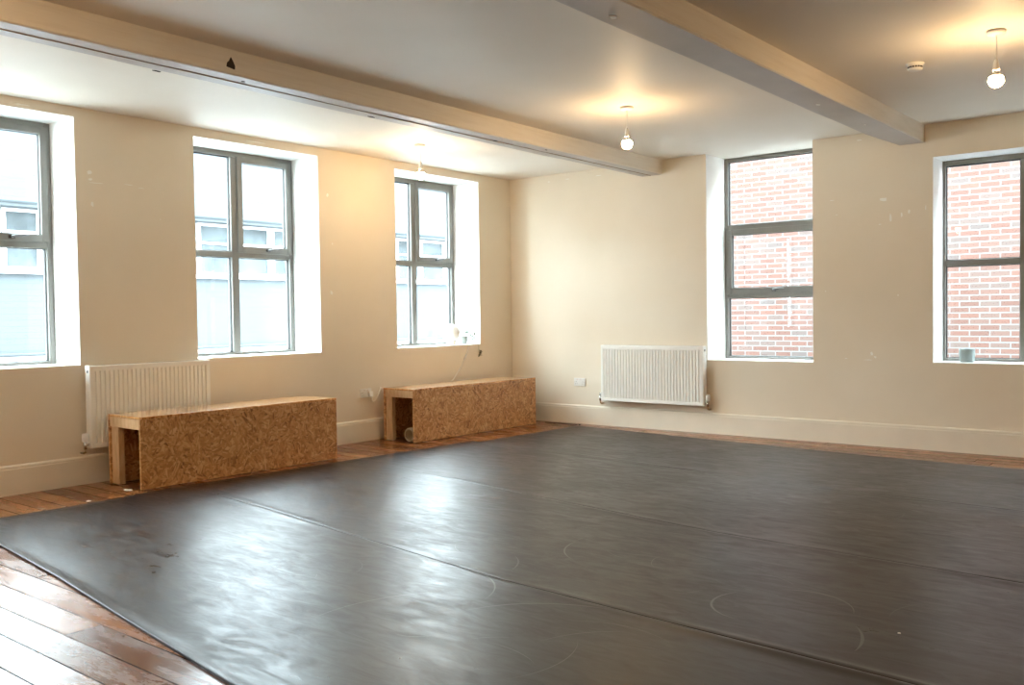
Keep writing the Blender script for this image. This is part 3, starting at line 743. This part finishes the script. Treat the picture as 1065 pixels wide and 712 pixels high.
# ------------------------------------------------------------------ smoke detector
t = thing('smoke_detector', 'small white round smoke detector on the ceiling by the hanging bulb', 'smoke detector', (4.915, -2.065, H))
bm = B(); lathe(bm, [(.052, 0), (.053, -.003), (.052, -.012), (.040, -.0125)], seg=36); obj('base', bm, M['plastic'], t)
bm = B(); lathe(bm, [(.046, -.012), (.047, -.018), (.040, -.021), (.040, -.031), (.045, -.033), (.042, -.040), (.030, -.046), (.004, -.048)], seg=36); hd = obj('head', bm, M['plastic'], t)
bm = B()
for k in range(16):
    a = 2 * PI * k / 16; box(bm, .0395, .0425, -.0052, .0052, -.0305, -.0215, mat=Matrix.Rotation(a, 4, 'Z'))
obj('slot', bm, M['slot'], hd)

# ------------------------------------------------------------------ scraps on the boards
bm = B(); flake(bm, lambda u, v, l: (.50 + u, -4.885 + v, .0004 + .003 * l), .05, .03, 21, 11); tag(obj('paper_scrap', bm, M['chip']), 'torn pale scrap lying on the boards at the open end of the nearer bench', 'scrap')
bm = B(); flake(bm, lambda u, v, l: (.655 + u, -5.24 + v, .0004 + .003 * l), .022, .018, 25, 9); tag(obj('paint_flake', bm, M['chip']), 'pale flake on the boards at the mat edge, short of the nearer bench', 'scrap')
bm = B(); tube(bm, smooth_path([(.585, -.165, .006), (.75, -.150, .006), (.90, -.165, .006), (1.02, -.185, .008)], 4), .005, 8); tag(obj('tape_strip', bm, M['gasket']), 'thin dark strip lying on the boards at the mat corner', 'tape')
bm = B(); lathe(bm, [(.008, .0), (.011, .004), (.009, .014), (.003, .016)], (0, 0, 0), seg=12); tag(obj('floor_stud', bm, M['gasket'], loc=(1.035, -.165, .0005)), 'small dark knob standing on the boards at the mat corner', 'stud')
bm = B(); flake(bm, lambda u, v, l: (5.57 + u, -4.70 + v, .0055 + .0025 * l), .007, .006, 33, 8); tag(obj('paint_flake', bm, M['chip']), 'tiny pale speck lying out on the dark open mat', 'scrap')

# ------------------------------------------------------------------ outside: buildings the windows look at
XB = -9.0
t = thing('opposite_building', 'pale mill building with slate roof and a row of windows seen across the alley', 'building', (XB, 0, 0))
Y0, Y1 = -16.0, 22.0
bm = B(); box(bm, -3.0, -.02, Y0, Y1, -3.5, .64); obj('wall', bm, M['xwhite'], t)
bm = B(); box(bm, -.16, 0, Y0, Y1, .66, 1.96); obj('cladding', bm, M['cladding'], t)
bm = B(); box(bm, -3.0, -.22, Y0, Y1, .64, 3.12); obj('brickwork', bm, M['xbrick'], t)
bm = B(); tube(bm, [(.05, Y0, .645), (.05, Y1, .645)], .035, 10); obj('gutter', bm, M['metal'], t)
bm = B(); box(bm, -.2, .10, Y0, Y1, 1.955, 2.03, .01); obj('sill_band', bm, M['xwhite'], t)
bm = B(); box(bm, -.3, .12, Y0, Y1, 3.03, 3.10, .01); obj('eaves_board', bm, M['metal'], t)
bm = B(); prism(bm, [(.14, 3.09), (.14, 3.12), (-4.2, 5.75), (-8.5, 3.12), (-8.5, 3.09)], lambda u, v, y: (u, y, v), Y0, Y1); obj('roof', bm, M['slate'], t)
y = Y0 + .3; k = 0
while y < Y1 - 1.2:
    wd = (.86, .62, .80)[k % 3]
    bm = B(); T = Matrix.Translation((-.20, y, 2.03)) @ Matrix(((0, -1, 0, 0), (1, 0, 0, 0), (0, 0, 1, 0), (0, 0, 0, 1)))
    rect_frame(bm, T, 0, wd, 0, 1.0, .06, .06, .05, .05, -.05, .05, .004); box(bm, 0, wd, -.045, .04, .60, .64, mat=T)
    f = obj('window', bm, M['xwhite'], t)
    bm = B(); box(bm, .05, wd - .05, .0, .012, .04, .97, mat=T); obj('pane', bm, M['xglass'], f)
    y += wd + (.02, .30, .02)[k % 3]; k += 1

t = thing('brick_building', 'red brick building standing close outside the two back windows', 'building', (0, 4.65, 0))
bm = B(); box(bm, -1.2, 16, 0, .4, -3.5, 5.6); obj('wall', bm, M['brick'], t)
bm = B(); box(bm, -1.3, 16.1, -.06, .46, 5.6, 5.7, .01); obj('coping', bm, M['xwhite'], t)
bm = B(); box(bm, -30, 20, -25, 30, -3.7, -3.5); tag(obj('ground', bm, M['ground']), 'grey paved alley between the buildings, one storey below', 'ground', kind='structure')

# ------------------------------------------------------------------ light: overcast sky; portals only help sampling the window openings
wd = bpy.data.worlds.new('overcast_sky'); bpy.context.scene.world = wd; wd.use_nodes = True
nt = wd.node_tree; nt.nodes.clear()
wo = nt.nodes.new('ShaderNodeOutputWorld'); bg = nt.nodes.new('ShaderNodeBackground')
tc = nt.nodes.new('ShaderNodeTexCoord'); sp = nt.nodes.new('ShaderNodeSeparateXYZ'); mr = nt.nodes.new('ShaderNodeValToRGB')
nt.links.new(tc.outputs['Generated'], sp.inputs[0]); nt.links.new(sp.outputs[2], mr.inputs[0])
mr.color_ramp.elements[0].position = 0.0; mr.color_ramp.elements[0].color = (.80, .93, 1.0, 1)
mr.color_ramp.elements[1].position = 1.0; mr.color_ramp.elements[1].color = (.76, .91, 1.0, 1)
nt.links.new(mr.outputs[0], bg.inputs[0]); bg.inputs[1].default_value = 22.0
nt.links.new(bg.outputs[0], wo.inputs[0])
def portal(loc, rot, sx, sz):
    l = bpy.data.lights.new('window_portal', 'AREA'); l.shape = 'RECTANGLE'; l.size = sx; l.size_y = sz; l.cycles.is_portal = True
    o = bpy.data.objects.new('window_portal', l); C.objects.link(o); o.location = loc; o.rotation_euler = rot
for y0, y1, z0, z1 in WA: portal((-.47, (y0 + y1) / 2, (z0 + z1) / 2), (0, -PI / 2, 0), z1 - z0, y1 - y0)
for x0, x1, z0, z1 in WB: portal(((x0 + x1) / 2, .47, (z0 + z1) / 2), (-PI / 2, 0, 0), x1 - x0, z1 - z0)

# ------------------------------------------------------------------ camera
cam = bpy.data.cameras.new('camera'); co = bpy.data.objects.new('camera', cam); C.objects.link(co)
r = Vector((.77877799, .62714887, -.01375251)); u = Vector((-.00793182, .0317664, .99946385)); f = Vector((-.62724949, .77825136, -.02971341))
co.matrix_world = Matrix(((r.x, u.x, -f.x, 6.55), (r.y, u.y, -f.y, -8.1261), (r.z, u.z, -f.z, 1.1749), (0, 0, 0, 1)))
cam.sensor_width = 36.0; cam.lens = 952.8 / 1065 * 36; cam.clip_start = .05; cam.clip_end = 200
sc = bpy.context.scene; sc.camera = co
sc.view_settings.view_transform = 'Standard'; sc.view_settings.look = 'None'; sc.view_settings.gamma = 1; sc.view_settings.use_curve_mapping = False
sc.view_settings.exposure = 0.45
sc.cycles.use_denoising = True; sc.cycles.max_bounces = 14; sc.cycles.diffuse_bounces = 8; sc.cycles.glossy_bounces = 5; sc.cycles.transparent_max_bounces = 16
sc.cycles.sample_clamp_indirect = 12.0; sc.cycles.caustics_reflective = True; sc.cycles.blur_glossy = .6; sc.cycles.caustics_refractive = False
